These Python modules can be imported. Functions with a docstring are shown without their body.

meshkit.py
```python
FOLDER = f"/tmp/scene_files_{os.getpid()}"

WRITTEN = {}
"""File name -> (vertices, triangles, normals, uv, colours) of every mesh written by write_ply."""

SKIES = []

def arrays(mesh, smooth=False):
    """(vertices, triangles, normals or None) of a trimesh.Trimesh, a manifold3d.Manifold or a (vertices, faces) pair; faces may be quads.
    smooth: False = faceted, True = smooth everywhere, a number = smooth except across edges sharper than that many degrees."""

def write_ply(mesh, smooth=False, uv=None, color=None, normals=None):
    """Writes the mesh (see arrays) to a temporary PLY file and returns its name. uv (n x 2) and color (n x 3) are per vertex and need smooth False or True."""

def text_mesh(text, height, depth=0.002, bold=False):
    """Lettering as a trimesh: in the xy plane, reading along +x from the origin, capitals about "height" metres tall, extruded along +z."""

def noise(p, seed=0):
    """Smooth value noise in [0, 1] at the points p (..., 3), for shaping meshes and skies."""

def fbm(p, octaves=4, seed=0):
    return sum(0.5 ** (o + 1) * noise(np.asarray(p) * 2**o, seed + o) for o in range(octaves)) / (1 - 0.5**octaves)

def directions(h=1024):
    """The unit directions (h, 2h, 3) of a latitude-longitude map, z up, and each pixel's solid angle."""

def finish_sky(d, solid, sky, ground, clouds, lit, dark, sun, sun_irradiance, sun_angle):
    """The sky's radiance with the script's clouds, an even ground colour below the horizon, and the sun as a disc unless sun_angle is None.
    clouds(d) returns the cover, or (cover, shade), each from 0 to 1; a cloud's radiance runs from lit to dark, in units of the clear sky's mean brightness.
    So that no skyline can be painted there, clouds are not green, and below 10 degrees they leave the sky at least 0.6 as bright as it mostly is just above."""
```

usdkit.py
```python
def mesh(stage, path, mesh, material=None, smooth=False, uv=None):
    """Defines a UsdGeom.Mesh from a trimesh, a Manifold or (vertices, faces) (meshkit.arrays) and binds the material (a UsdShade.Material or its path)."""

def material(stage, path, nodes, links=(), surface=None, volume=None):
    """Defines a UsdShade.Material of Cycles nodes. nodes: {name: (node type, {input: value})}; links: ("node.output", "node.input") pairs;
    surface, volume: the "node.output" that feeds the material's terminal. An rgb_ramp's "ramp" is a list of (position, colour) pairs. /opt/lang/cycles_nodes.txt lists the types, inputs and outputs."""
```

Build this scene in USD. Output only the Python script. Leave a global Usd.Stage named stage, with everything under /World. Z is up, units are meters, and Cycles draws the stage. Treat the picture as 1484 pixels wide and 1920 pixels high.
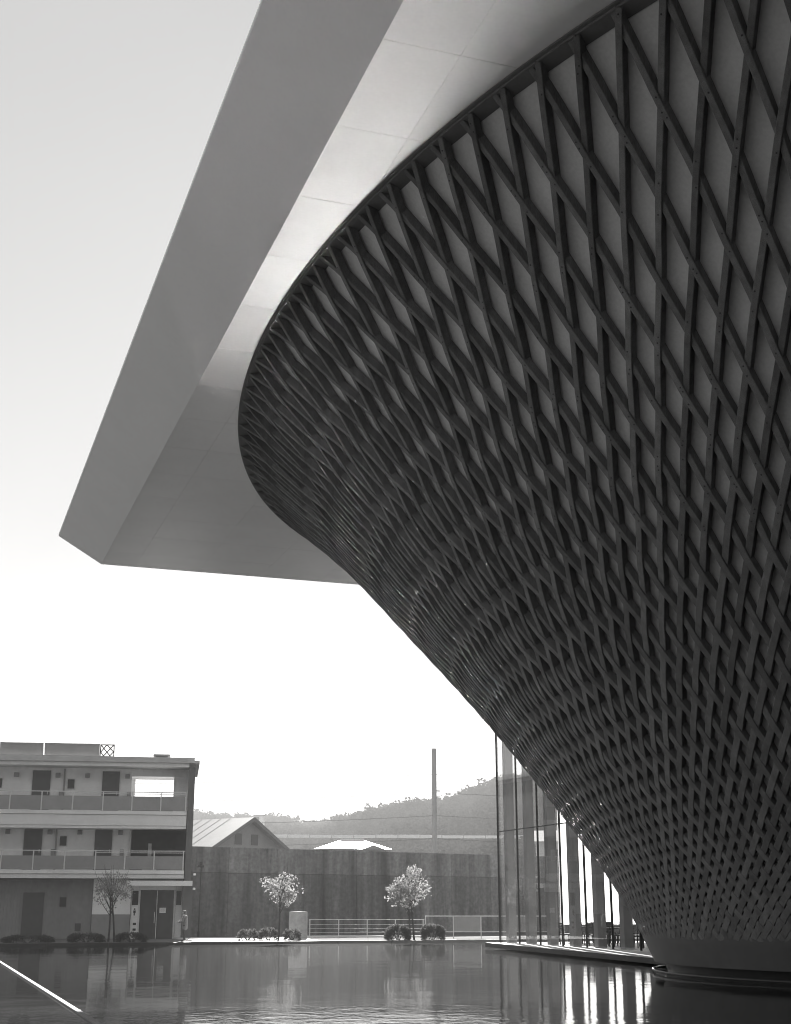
import math, random
import numpy as np
import usdkit, meshkit
from pxr import Usd, UsdGeom, UsdLux, UsdShade, Gf, Sdf, Vt
from scipy.interpolate import PchipInterpolator
from scipy.spatial import ConvexHull

# Frame: x across the roof, y along the roof (away from the viewer), z up, water level at z = 0.
stage = Usd.Stage.CreateInMemory()
UsdGeom.SetStageUpAxis(stage, 'Z')
UsdGeom.SetStageMetersPerUnit(stage, 1.0)
UsdGeom.Xform.Define(stage, '/World')
UsdGeom.Scope.Define(stage, '/World/Looks')
rng = random.Random(7)
nrs = np.random.RandomState(11)

# ---------------------------------------------------------------- camera
EYE = np.array([0.0, 0.0, 1.7])
PITCH = math.atan(745 / 2500.0)
FH = np.array([0.32573, 0.94546, 0.0])
RIGHT = np.array([0.94546, -0.32573, 0.0])
FWD = FH * math.cos(PITCH) + np.array([0, 0, math.sin(PITCH)])
UPV = np.cross(RIGHT, FWD)
cam = UsdGeom.Camera.Define(stage, '/World/camera')
M = Gf.Matrix4d(1.0)
for i, r in enumerate((RIGHT, UPV, -FWD, EYE)):
    for j in range(3):
        M[i, j] = float(r[j])
cam.AddTransformOp().Set(M)
cam.CreateHorizontalApertureAttr(36.0)
cam.CreateVerticalApertureAttr(36.0 * 1024 / 791)
cam.CreateFocalLengthAttr(36.0 * 2500 / 1484)
cam.CreateClippingRangeAttr((0.1, 20000.0))
cam.CreateExposureAttr(3.48)

# ---------------------------------------------------------------- sky and sun
SUN_EL = math.radians(24.6)
SUN_AZ = math.atan2(0.276, 0.961)
SKY_STRENGTH, SUN_POWER = 0.05, 0.5
VEIL = 0.78
dome = UsdLux.DomeLight.Define(stage, '/World/sky')
skym = usdkit.material(stage, '/World/Looks/sky', {
    'sky': ('sky_texture', {'sky_type': 'single_scattering', 'sun_disc': False, 'sun_elevation': SUN_EL,
                            'sun_rotation': SUN_AZ, 'aerosol_density': 2.2, 'air_density': 1.0}),
    'bw': ('rgb_to_bw', {}),
    'tc': ('geometry', {}), 'mp': ('mapping', {'scale': (1.0, 1.0, 2.6)}),
    'cn': ('noise_texture', {'scale': 1.3, 'detail': 4}),
    'cc': ('rgb_ramp', {'ramp': [(0.3, (VEIL * 0.94,) * 3), (0.7, (VEIL * 1.06,) * 3)]}),      # an even veil of high thin cloud
    'cm': ('mix', {'mix_type': 'mix', 'fac': 0.9925}),
    'bg': ('background_shader', {'strength': SKY_STRENGTH})},
    [('sky.color', 'bw.color'), ('tc.position', 'mp.vector'), ('mp.vector', 'cn.vector'), ('cn.fac', 'cc.fac'),
     ('bw.val', 'cm.color1'), ('cc.color', 'cm.color2'), ('cm.color', 'bg.color')], surface='bg.background')
UsdShade.MaterialBindingAPI.Apply(dome.GetPrim()).Bind(skym)
dome.GetPrim().SetCustomDataByKey('kind', 'structure')
sun = UsdLux.DistantLight.Define(stage, '/World/sun')
sun.CreateIntensityAttr(SUN_POWER)
sun.CreateAngleAttr(0.5)
sun.CreateNormalizeAttr(True)
sun.CreateColorAttr(Gf.Vec3f(1.0, 0.985, 0.96))
sz = np.array([math.sin(SUN_AZ) * math.cos(SUN_EL), math.cos(SUN_AZ) * math.cos(SUN_EL), math.sin(SUN_EL)])
sx = np.cross([0, 0, 1.0], sz); sx /= np.linalg.norm(sx)
sy = np.cross(sz, sx)
SM = Gf.Matrix4d(1.0)
for i, r in enumerate((sx, sy, sz)):
    for j in range(3):
        SM[i, j] = float(r[j])
sun.AddTransformOp().Set(SM)


# ---------------------------------------------------------------- helpers
used = {}


def numbered(parent, name):
    k = used.get((parent, name), 0)
    used[(parent, name)] = k + 1
    return f'{parent}/{name}' + (f'_{k:03d}' if k else '')


def tag(prim, label=None, cat=None, group=None, kind=None):
    for k, v in (('label', label), ('category', cat), ('group', group), ('kind', kind)):
        if v:
            prim.SetCustomDataByKey(k, v)
    return prim


class MB:
    """collects shapes into one mesh"""
    def __init__(s):
        s.v, s.f, s.n = [], [], 0

    def add(s, v, f):
        v, f = np.asarray(v, float), np.asarray(f, int)
        if f.shape[1] == 4:
            f = np.vstack([f[:, [0, 1, 2]], f[:, [0, 2, 3]]])
        s.v.append(v); s.f.append(f + s.n); s.n += len(v)
        return s

    def box(s, x0, x1, y0, y1, z0, z1):
        v = np.array([[x, y, z] for x in (x0, x1) for y in (y0, y1) for z in (z0, z1)])
        f = [[0, 1, 3, 2], [4, 6, 7, 5], [0, 4, 5, 1], [2, 3, 7, 6], [0, 2, 6, 4], [1, 5, 7, 3]]
        return s.add(v, f)

    def cbox(s, x0, x1, y0, y1, z0, z1, c=0.02):
        """box with chamfered edges (convex hull)"""
        p = []
        for x, dx in ((x0, 1), (x1, -1)):
            for y, dy in ((y0, 1), (y1, -1)):
                for z, dz in ((z0, 1), (z1, -1)):
                    p += [[x + c * dx, y + c * dy, z], [x + c * dx, y, z + c * dz], [x, y + c * dy, z + c * dz]]
        return s.hull(p)

    def hull(s, p):
        p = np.asarray(p, float)
        h = ConvexHull(p)
        f = h.simplices.copy()
        c = p[h.vertices].mean(0)
        a = np.cross(p[f[:, 1]] - p[f[:, 0]], p[f[:, 2]] - p[f[:, 0]])
        flip = (a * (p[f[:, 0]] - c)).sum(1) < 0
        f[flip] = f[flip][:, ::-1]
        return s.add(p, f)

    def tube(s, pts, r, k=6, cap=True):
        pts = np.asarray(pts, float)
        r = np.broadcast_to(np.asarray(r, float), (len(pts),))
        t = np.gradient(pts, axis=0)
        t /= np.linalg.norm(t, axis=1, keepdims=True) + 1e-12
        ref = np.array([0, 0, 1.0]) if abs(t[0][2]) < .9 else np.array([1.0, 0, 0])
        a = np.cross(t, ref); a /= np.linalg.norm(a, axis=1, keepdims=True) + 1e-12
        b = np.cross(t, a)
        th = np.arange(k) * 2 * np.pi / k
        ring = pts[:, None] + r[:, None, None] * (np.cos(th)[None, :, None] * a[:, None] + np.sin(th)[None, :, None] * b[:, None])
        n = len(pts)
        v = ring.reshape(-1, 3)
        f = []
        for i in range(n - 1):
            for j in range(k):
                q = (j + 1) % k
                f.append([i * k + j, i * k + q, (i + 1) * k + q, (i + 1) * k + j])
        s.add(v, f)
        if cap:
            for e, o in ((0, 1), (n - 1, 0)):
                cen = len(v)
                vv = np.vstack([ring[e], pts[e][None]])
                ff = [[j, (j + 1) % k, k] if not o else [(j + 1) % k, j, k] for j in range(k)]
                s.add(vv, ff)
        return s

    def grid(s, P):
        """P: (n, m, 3) sheet"""
        n, m = P.shape[:2]
        i = np.arange(n * m).reshape(n, m)
        f = np.stack([i[:-1, :-1], i[1:, :-1], i[1:, 1:], i[:-1, 1:]], -1).reshape(-1, 4)
        return s.add(P.reshape(-1, 3), f)

    def arr(s):
        return np.vstack(s.v), np.vstack(s.f)


def put(parent, name, mb, mat, smooth=False, **kw):
    path = numbered(parent, name)
    m = usdkit.mesh(stage, path, mb.arr() if isinstance(mb, MB) else mb, mat, smooth)
    tag(m.GetPrim(), **kw)
    return path


def thing(name, label, cat, loc=(0, 0, 0), rz=0.0, group=None, kind=None):
    path = numbered('/World', name)
    x = UsdGeom.Xform.Define(stage, path)
    x.AddTranslateOp().Set(Gf.Vec3d(*map(float, loc)))
    x.AddRotateZOp().Set(float(rz))
    tag(x.GetPrim(), label, cat, group, kind)
    return path


def dup(src, name, label, loc, rz, group, scale=None):
    path = numbered('/World', name)
    x = UsdGeom.Xform.Define(stage, path)
    x.GetPrim().GetReferences().AddInternalReference(src)
    x.ClearXformOpOrder()
    x.GetPrim().GetAttribute('xformOp:translate').Set(Gf.Vec3d(*map(float, loc)))
    x.GetPrim().GetAttribute('xformOp:rotateZ').Set(float(rz))
    ops = [UsdGeom.XformOp(x.GetPrim().GetAttribute('xformOp:translate')), UsdGeom.XformOp(x.GetPrim().GetAttribute('xformOp:rotateZ'))]
    if scale:
        o = x.AddScaleOp(); o.Set(Gf.Vec3f(scale, scale, scale)); ops.append(o)
    x.SetXformOpOrder(ops)
    x.GetPrim().SetInstanceable(True)
    cat = stage.GetPrimAtPath(src).GetCustomDataByKey('category')
    tag(x.GetPrim(), label, cat, group)
    return path


# ---------------------------------------------------------------- materials (a black and white world)
def grey(name, v, rough=0.7, var=0.12, scale=1.5, bump=0.0, bscale=40, spec=0.4, stretch=None, rnd=0.0, metal=0.0, fine=0.06):
    """matte grey: large blotches + fine grain, optional relief, optional difference from piece to piece"""
    nodes = {'g': ('geometry', {}), 'm': ('mapping', {'scale': stretch or (1, 1, 1)}),
             'n': ('noise_texture', {'scale': scale, 'detail': 5, 'roughness': 0.62}),
             'r': ('rgb_ramp', {'ramp': [(0.25, (v * (1 - var),) * 3), (0.75, (v * (1 + var),) * 3)]}),
             'n2': ('noise_texture', {'scale': scale * 23, 'detail': 3}),
             'r2': ('rgb_ramp', {'ramp': [(0.3, (1 - fine,) * 3), (0.7, (1 + fine,) * 3)]}),
             'x': ('mix', {'mix_type': 'multiply', 'fac': 1.0}),
             'p': ('principled_bsdf', {'roughness': rough, 'specular_ior_level': spec, 'metallic': metal})}
    links = [('g.position', 'm.vector'), ('m.vector', 'n.vector'), ('m.vector', 'n2.vector'), ('n.fac', 'r.fac'), ('n2.fac', 'r2.fac'),
             ('r.color', 'x.color1'), ('r2.color', 'x.color2')]
    last = 'x.color'
    if rnd:
        nodes['o'] = ('object_info', {})
        nodes['ro'] = ('rgb_ramp', {'ramp': [(0, (1 - rnd,) * 3), (1, (1 + rnd,) * 3)]})
        nodes['xo'] = ('mix', {'mix_type': 'multiply', 'fac': 1.0})
        links += [('o.random', 'ro.fac'), (last, 'xo.color1'), ('ro.color', 'xo.color2')]
        last = 'xo.color'
    links.append((last, 'p.base_color'))
    if bump:
        nodes['nb'] = ('noise_texture', {'scale': bscale, 'detail': 4})
        nodes['b'] = ('bump', {'strength': bump, 'distance': 0.02})
        links += [('m.vector', 'nb.vector'), ('nb.fac', 'b.height'), ('b.normal', 'p.normal')]
    return usdkit.material(stage, '/World/Looks/' + name, nodes, links, surface='p.BSDF')


SOFFIT = grey('soffit_panel_white', 0.74, 0.42, 0.035, 0.55, fine=0.02, rnd=0.025, spec=0.9)
FASCIA = grey('fascia_metal_white', 0.62, 0.5, 0.03, 0.5, fine=0.015)
ROOFTOP = grey('roof_top_grey', 0.4, 0.8)
TIMBER = grey('lattice_timber', 0.165, 0.85, 0.28, 3.0, bump=0.3, bscale=20, stretch=(1.6, 1.6, 0.16), rnd=0.2, fine=0.3, spec=0.12)
RIMM = grey('rim_grey', 0.2, 0.8, 0.08, 1.0, spec=0.1)
INNER = grey('inner_wall_white', 0.68, 0.7, 0.06, 0.6)
SKIRT = grey('base_concrete', 0.10, 0.75, 0.12, 2.0, bump=0.15)
DARK = grey('dark_metal', 0.035, 0.45, 0.2, 3)
STEEL = grey('brushed_steel', 0.55, 0.3, 0.06, 4, metal=0.9)
WHITE = grey('white_paint', 0.8, 0.5, 0.05, 3)
COLM = grey('column_grey', 0.28, 0.6, 0.1, 2)
STONE = grey('pale_stone', 0.62, 0.8, 0.1, 3, bump=0.2)
PAVING = grey('pale_paving', 0.5, 0.85, 0.10, 0.7, bump=0.2)
GRAVEL = grey('grey_gravel', 0.11, 0.95, 0.3, 3.0, bump=0.8, bscale=25)
GROUNDM = grey('dry_ground', 0.075, 0.95, 0.3, 0.08)
HILLM = grey('hill_soil', 0.04, 1.0, 0.3, 0.05, spec=0.0)
BEDM = grey('dark_bed', 0.07, 1.0, 0.3, 3.0, bump=0.8, bscale=25, spec=0.1)
RENDERW = grey('facade_render', 0.78, 0.85, 0.08, 0.9)
SLABM = grey('gallery_slab', 0.64, 0.8, 0.08, 0.8)
PARAPET = grey('parapet_panel', 0.24, 0.6, 0.08, 1.2, rnd=0.05)
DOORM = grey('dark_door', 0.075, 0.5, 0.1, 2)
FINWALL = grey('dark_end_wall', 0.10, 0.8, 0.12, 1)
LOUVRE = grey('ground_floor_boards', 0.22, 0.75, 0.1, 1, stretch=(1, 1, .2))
RAILM = grey('pale_railing', 0.55, 0.4, 0.05, 3)
TRUNK = grey('tree_bark', 0.06, 0.9, 0.3, 8, bump=0.5)
ROOFTILE = grey('pale_roof_sheet', 0.17, 0.55, 0.1, 0.8)
HOUSEW = grey('house_wall', 0.2, 0.8, 0.1, 0.5)
CLOTH = grey('coat_cloth', 0.22, 0.9, 0.15, 6)
TROUSER = grey('dark_trousers', 0.06, 0.9, 0.2, 6)
SKIN = grey('skin', 0.42, 0.6, 0.04, 8)
HAIR = grey('hair', 0.16, 0.6, 0.3, 20)
FURN = grey('dark_wood', 0.05, 0.5, 0.2, 6)


def concrete_wall(name='stained_concrete', k=1.0):
    """stained retaining wall: vertical run-off streaks that start at the top"""
    nodes = {'g': ('geometry', {}), 'm': ('mapping', {'scale': (0.9, 0.9, 0.07)}),
             'n': ('noise_texture', {'scale': 1.0, 'detail': 6, 'roughness': 0.65}),
             'r': ('rgb_ramp', {'ramp': [(0.30, (0.055,) * 3), (0.5, (0.15,) * 3), (0.70, (0.25,) * 3)]}),
             'n2': ('noise_texture', {'scale': 5, 'detail': 6}), 'r2': ('rgb_ramp', {'ramp': [(0.3, (0.72,) * 3), (0.7, (1.15,) * 3)]}),
             'x': ('mix', {'mix_type': 'multiply', 'fac': 1.0}),
             'o': ('object_info', {}), 'ro': ('rgb_ramp', {'ramp': [(0, (0.82 * k,) * 3), (1, (1.12 * k,) * 3)]}),
             'x2': ('mix', {'mix_type': 'multiply', 'fac': 1.0}),
             'b': ('bump', {'strength': 0.3, 'distance': 0.02}),
             'p': ('principled_bsdf', {'roughness': 0.9, 'specular_ior_level': 0.2})}
    return usdkit.material(stage, '/World/Looks/' + name, nodes,
                           [('g.position', 'm.vector'), ('m.vector', 'n.vector'), ('g.position', 'n2.vector'), ('n.fac', 'r.fac'),
                            ('n2.fac', 'r2.fac'), ('r.color', 'x.color1'), ('r2.color', 'x.color2'), ('x.color', 'x2.color1'),
                            ('o.random', 'ro.fac'), ('ro.color', 'x2.color2'), ('x2.color', 'p.base_color'), ('n2.fac', 'b.height'), ('b.normal', 'p.normal')], surface='p.BSDF')


CONC = concrete_wall()
CONC_TOP = concrete_wall('stained_concrete_upper_lift', 1.35)


def leaf_mat(name, v, trans):
    return usdkit.material(stage, '/World/Looks/' + name, {
        'g': ('geometry', {}), 'r': ('rgb_ramp', {'ramp': [(0, (v * 0.55,) * 3), (1, (v * 1.35,) * 3)]}),
        'd': ('diffuse_bsdf', {}), 't': ('translucent_bsdf', {}),
        'm': ('mix_closure', {'fac': trans})},
        [('g.random_per_island', 'r.fac'), ('r.color', 'd.color'), ('r.color', 't.color'), ('d.BSDF', 'm.closure1'), ('t.BSDF', 'm.closure2')],
        surface='m.closure')


BLOSSOM = leaf_mat('pale_blossom', 0.62, 0.5)
LEAF = leaf_mat('pale_leaves', 0.55, 0.5)
HEDGE = leaf_mat('hedge_leaves', 0.20, 0.4)
WOOD = leaf_mat('hill_foliage', 0.075, 0.2)

GLASS = usdkit.material(stage, '/World/Looks/window_glass', {
    't': ('transparent_bsdf', {'color': (0.86, 0.86, 0.86)}), 'gl': ('glossy_bsdf', {'color': (1, 1, 1), 'roughness': 0.0}),
    'f': ('layer_weight', {'blend': 0.5}), 'r': ('rgb_ramp', {'ramp': [(0, (.07,) * 3), (.5, (.11,) * 3), (.72, (.24,) * 3), (.88, (.55,) * 3), (1, (1,) * 3)]}), 'm': ('mix_closure', {})},
    [('f.facing', 'r.fac'), ('r.color', 'm.fac'), ('t.BSDF', 'm.closure1'), ('gl.BSDF', 'm.closure2')], surface='m.closure')
BLIND = usdkit.material(stage, '/World/Looks/roller_blind', {
    'd': ('diffuse_bsdf', {'color': (0.8,) * 3}), 't': ('translucent_bsdf', {'color': (0.88,) * 3}), 'm': ('mix_closure', {'fac': 0.72})},
    [('d.BSDF', 'm.closure1'), ('t.BSDF', 'm.closure2')], surface='m.closure')
WATER = usdkit.material(stage, '/World/Looks/pool_water', {
    'g': ('geometry', {}),
    'm1': ('mapping', {'scale': (1.0, 0.8, 1)}),
    'n1': ('noise_texture', {'scale': 0.9, 'detail': 3, 'roughness': 0.5}),
    'n2': ('noise_texture', {'scale': 0.16, 'detail': 2}),
    'rr': ('rgb_ramp', {'ramp': [(0.40, (0.12,) * 3), (0.68, (1.0,) * 3)]}),
    'x': ('math', {'math_type': 'multiply'}),
    # a wind-ruffled patch on the near water
    'sp': ('separate_xyz', {}), 'wy': ('map_range', {'from_min': 21.5, 'from_max': 27.0, 'to_min': 0.9, 'to_max': 0.0, 'clamp': True}),
    'wx': ('map_range', {'from_min': 8.0, 'from_max': 12.5, 'to_min': 1.0, 'to_max': 0.05, 'clamp': True}),
    'n3': ('noise_texture', {'scale': 3.2, 'detail': 3, 'roughness': 0.55}),
    'y1': ('math', {'math_type': 'multiply'}), 'y2': ('math', {'math_type': 'multiply'}), 'x2': ('math', {'math_type': 'add'}),
    'b': ('bump', {'strength': 1.0, 'distance': 0.012}),
    'p': ('principled_bsdf', {'base_color': (0.016,) * 3, 'roughness': 0.06, 'ior': 1.33, 'specular_ior_level': 0.5}),
    # the ripples scatter the steeper light into a narrow cone round the mirror direction; at grazing view the surface is a mirror
    'f': ('fresnel', {'IOR': 1.33}),
    'w': ('rgb_ramp', {'ramp': [(0.0, (0.0,) * 3), (0.045, (0.01,) * 3), (0.08, (0.32,) * 3), (0.14, (0.32,) * 3), (0.26, (0.03,) * 3), (1.0, (0.0,) * 3)]}),
    'rip': ('toon_bsdf', {'component': 'glossy', 'color': (1, 1, 1), 'size': 0.026, 'smooth': 0.006}),
    'mx': ('mix_closure', {})},
    [('g.position', 'm1.vector'), ('m1.vector', 'n1.vector'), ('g.position', 'n2.vector'), ('n2.fac', 'rr.fac'),
     ('g.position', 'sp.vector'), ('sp.y', 'wy.value'), ('sp.x', 'wx.value'), ('n1.fac', 'x.value1'), ('rr.color', 'x.value2'), ('m1.vector', 'n3.vector'), ('n3.fac', 'y1.value1'), ('wy.result', 'y1.value2'),
     ('y1.value', 'y2.value1'), ('wx.result', 'y2.value2'), ('x.value', 'x2.value1'), ('y2.value', 'x2.value2'), ('x2.value', 'b.height'), ('b.normal', 'p.normal'),
     ('f.fac', 'w.fac'), ('w.color', 'mx.fac'), ('p.BSDF', 'mx.closure1'), ('rip.BSDF', 'mx.closure2')], surface='mx.closure')

# ---------------------------------------------------------------- ground, pool, banks
GZ = 0.12
PX0, PX1, PY0, PY1 = -26.0, 44.0, 8.0, 69.1


def frame_sheet(x0, x1, y0, y1, X0, X1, Y0, Y1, z):
    """flat sheet X0..X1 x Y0..Y1 with a rectangular hole"""
    xs, ys = [X0, x0, x1, X1], [Y0, y0, y1, Y1]
    mb = MB()
    P = np.array([[[x, y, z] for y in ys] for x in xs])
    i = np.arange(16).reshape(4, 4)
    f = [[i[a, b], i[a + 1, b], i[a + 1, b + 1], i[a, b + 1]] for a in range(3) for b in range(3) if (a, b) != (1, 1)]
    return mb.add(P.reshape(-1, 3), f)


put('/World', 'ground', frame_sheet(PX0 - .3, PX1 + .3, PY0 - .3, PY1 + .3, -3000, 3000, -3000, 3000, GZ - .02), GROUNDM, kind='structure', label='dry open ground round the pool')
mb = MB(); mb.grid(np.array([[[x, y, 0.0] for y in np.linspace(PY0 - .28, PY1 + .28, 8)] for x in np.linspace(PX0 - .28, PX1 + .28, 8)]))
put('/World', 'water', mb, WATER, kind='structure', label='still dark water of the reflecting pool')
kb = thing('pool_kerb', 'low pale stone kerb round the reflecting pool', 'kerb', kind='structure')
for k in range(24):          # kerb stones along the far edge
    a = PX0 + (PX1 - PX0) * k / 24; b = PX0 + (PX1 - PX0) * (k + 1) / 24
    put(kb, 'kerb_stone', MB().cbox(a + .006, b - .006, PY1, PY1 + .3, -.3, GZ + .012, .012), DARK if a < 17 else SKIRT)
put(kb, 'side_kerb', MB().box(PX0 - .3, PX0, PY0, PY1, -.3, GZ + .01), STONE)
put(kb, 'side_kerb', MB().box(PX1, PX1 + .3, PY0, PY1, -.3, GZ + .01), STONE)
put(kb, 'near_kerb', MB().box(PX0 - .3, PX1 + .3, PY0 - .3, PY0, -.3, GZ + .01), STONE)
# near and far paving
put('/World', 'near_pavement', MB().box(-40, 60, -30, PY0 - .3, GZ - .1, GZ + .004), GRAVEL, kind='structure', label='paving on the near side of the pool')
mb = MB()
ramp = [(PY1 + .3, GZ + .004), (73.4, .185), (78.0, .19)]
mb.add([(x, y, z) for x in (13.6, 20.1) for y, z in ramp] + [(x, y, 0) for x in (13.6, 20.1) for y, z in ramp], [[0, 3, 4, 1], [1, 4, 5, 2], [6, 7, 1, 0], [7, 8, 2, 1], [9, 3, 4, 10], [10, 4, 5, 11], [2, 5, 11, 8], [0, 3, 9, 6]])
put('/World', 'far_pavement', mb, PAVING, kind='structure', label='sunlit pale paving between pool and retaining wall')
put('/World', 'apartment_forecourt', MB().box(-12, 13.58, PY1 + .3, 80.0, GZ - .1, GZ + .002), GRAVEL, kind='structure', label='dark forecourt of the apartment block')
put('/World', 'planting_bed', MB().box(20.12, 46, PY1 + .3, 77.0, GZ - .1, GZ + .003), BEDM, kind='structure', label='dark gravel bed along the far pool edge')
STRIP = grey('strip_stone_grey', 0.2, 0.8, 0.1, 3)
t = thing('weir_edge', 'thin pale stone strip running across the dark pool water at left', 'stone strip')
for k in range(22):
    y0 = 10 + k * 2.7
    put(t, 'strip_stone', MB().cbox(2.745, 2.84, y0 + .004, y0 + 2.696, -.2, .03, .006), STRIP)

# ---------------------------------------------------------------- the roof slab
RX0, RX1, RY0, RY1, RZ = 6.4746, 43.03, 2.5, 59.789, 16.7
BK, BH = 1.832, 1.647
rf = thing('roof_slab', 'great white roof slab with sloping edges over the lattice cone', 'roof', loc=((RX0 + RX1) / 2, (RY0 + RY1) / 2, RZ))
ox, oy, oz = (RX0 + RX1) / 2, (RY0 + RY1) / 2, RZ


def rel(mb):
    for i in range(len(mb.v)):
        mb.v[i] = mb.v[i] - np.array([ox, oy, oz])
    return mb


def quad(a, b, c, d):
    return MB().add([a, b, c, d], [[0, 1, 2, 3]])


i4 = [(RX0, RY0), (RX1, RY0), (RX1, RY1), (RX0, RY1)]
o4 = [(RX0 - BK, RY0 - BK), (RX1 + BK, RY0 - BK), (RX1 + BK, RY1 + BK), (RX0 - BK, RY1 + BK)]
for k in range(4):
    a, b = i4[k], i4[(k + 1) % 4]; c, d = o4[(k + 1) % 4], o4[k]
    mb = MB()
    th = 0.03
    P = [(*a, RZ), (*b, RZ), (*c, RZ + BH), (*d, RZ + BH), (*a, RZ + .2), (*b, RZ + .2), (*c, RZ + BH + .12), (*d, RZ + BH + .12)]
    mb.add(P, [[0, 3, 2, 1], [4, 5, 6, 7], [0, 1, 5, 4], [2, 3, 7, 6], [1, 2, 6, 5], [3, 0, 4, 7]])
    put(rf, 'fascia', rel(mb), FASCIA)
put(rf, 'roof_deck', rel(MB().box(RX0 + .05, RX1 - .05, RY0 + .05, RY1 - .05, RZ + .06, RZ + .16)), ROOFTOP)
put(rf, 'top_sheet', rel(MB().box(RX0 - BK + .1, RX1 + BK - .1, RY0 - BK + .1, RY1 + BK - .1, RZ + BH - .04, RZ + BH + .06)), ROOFTOP)
xs = [RX0, 7.98] + [7.98 + 2.92 * k for k in range(1, 12)] + [RX1]
ys = [19.5 - 2.91 * k for k in range(5, 0, -1)] + [19.5 + 2.91 * k for k in range(14)] + [RY1]
ys = [RY0] + [y for y in ys if RY0 + .4 < y < RY1 - .4] + [RY1]
gcount = 0
hidden_soffit = MB()
for i in range(len(xs) - 1):
    for j in range(len(ys) - 1):
        x0, x1, y0, y1 = xs[i] + .003, xs[i + 1] - .003, ys[j] + .005, ys[j + 1] - .005
        if xs[i] == RX0: x0 = RX0 + .002
        if i == len(xs) - 2: x1 = RX1 - .002
        if j == 0: y0 = RY0 + .002
        if j == len(ys) - 2: y1 = RY1 - .002
        dz = rng.uniform(-.0015, .0015)
        if x0 < 24 and y1 > 14 and ((x1 - 24.75) / 17.3) ** 2 + ((y1 - 31.15) / 27) ** 2 > .86 or (y0 > 45 and x0 < 30):
            put(rf, 'soffit_panel', rel(MB().box(x0, x1, y0, y1, RZ + .003 + dz, RZ + .055)), SOFFIT)
        else:
            hidden_soffit.box(x0, x1, y0, y1, RZ + .003 + dz, RZ + .055)
put(rf, 'inner_soffit', rel(hidden_soffit), SOFFIT, kind='stuff')

# ---------------------------------------------------------------- the inverted cone and its lattice
CX, CY = 24.828, 31.152
ZK = np.array([-1.4, 0.5, 3, 6, 9, 12, 15.0]) + 1.7
AK = PchipInterpolator(ZK, [5.902, 6.764, 8.309, 10.332, 12.524, 14.731, 17.394], extrapolate=True)


def ratio(z):
    return np.interp(z, [0.3, 16.7], [1.25, 1.555])


def S(phi, z, off=0.0):
    """point and outward normal of the cone surface, moved out by off"""
    phi, z = np.broadcast_arrays(np.asarray(phi, float), np.asarray(z, float))

    def p(ph, zz):
        a = AK(zz); b = a * ratio(zz)
        return np.stack([CX + a * np.cos(ph), CY + b * np.sin(ph), zz], -1)
    e = 1e-3
    dphi = p(phi + e, z) - p(phi - e, z)
    dz = p(phi, z + e) - p(phi, z - e)
    n = np.cross(dphi, dz)
    n /= np.linalg.norm(n, axis=-1, keepdims=True)
    return p(phi, z) + n * np.asarray(off)[..., None], n


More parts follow.
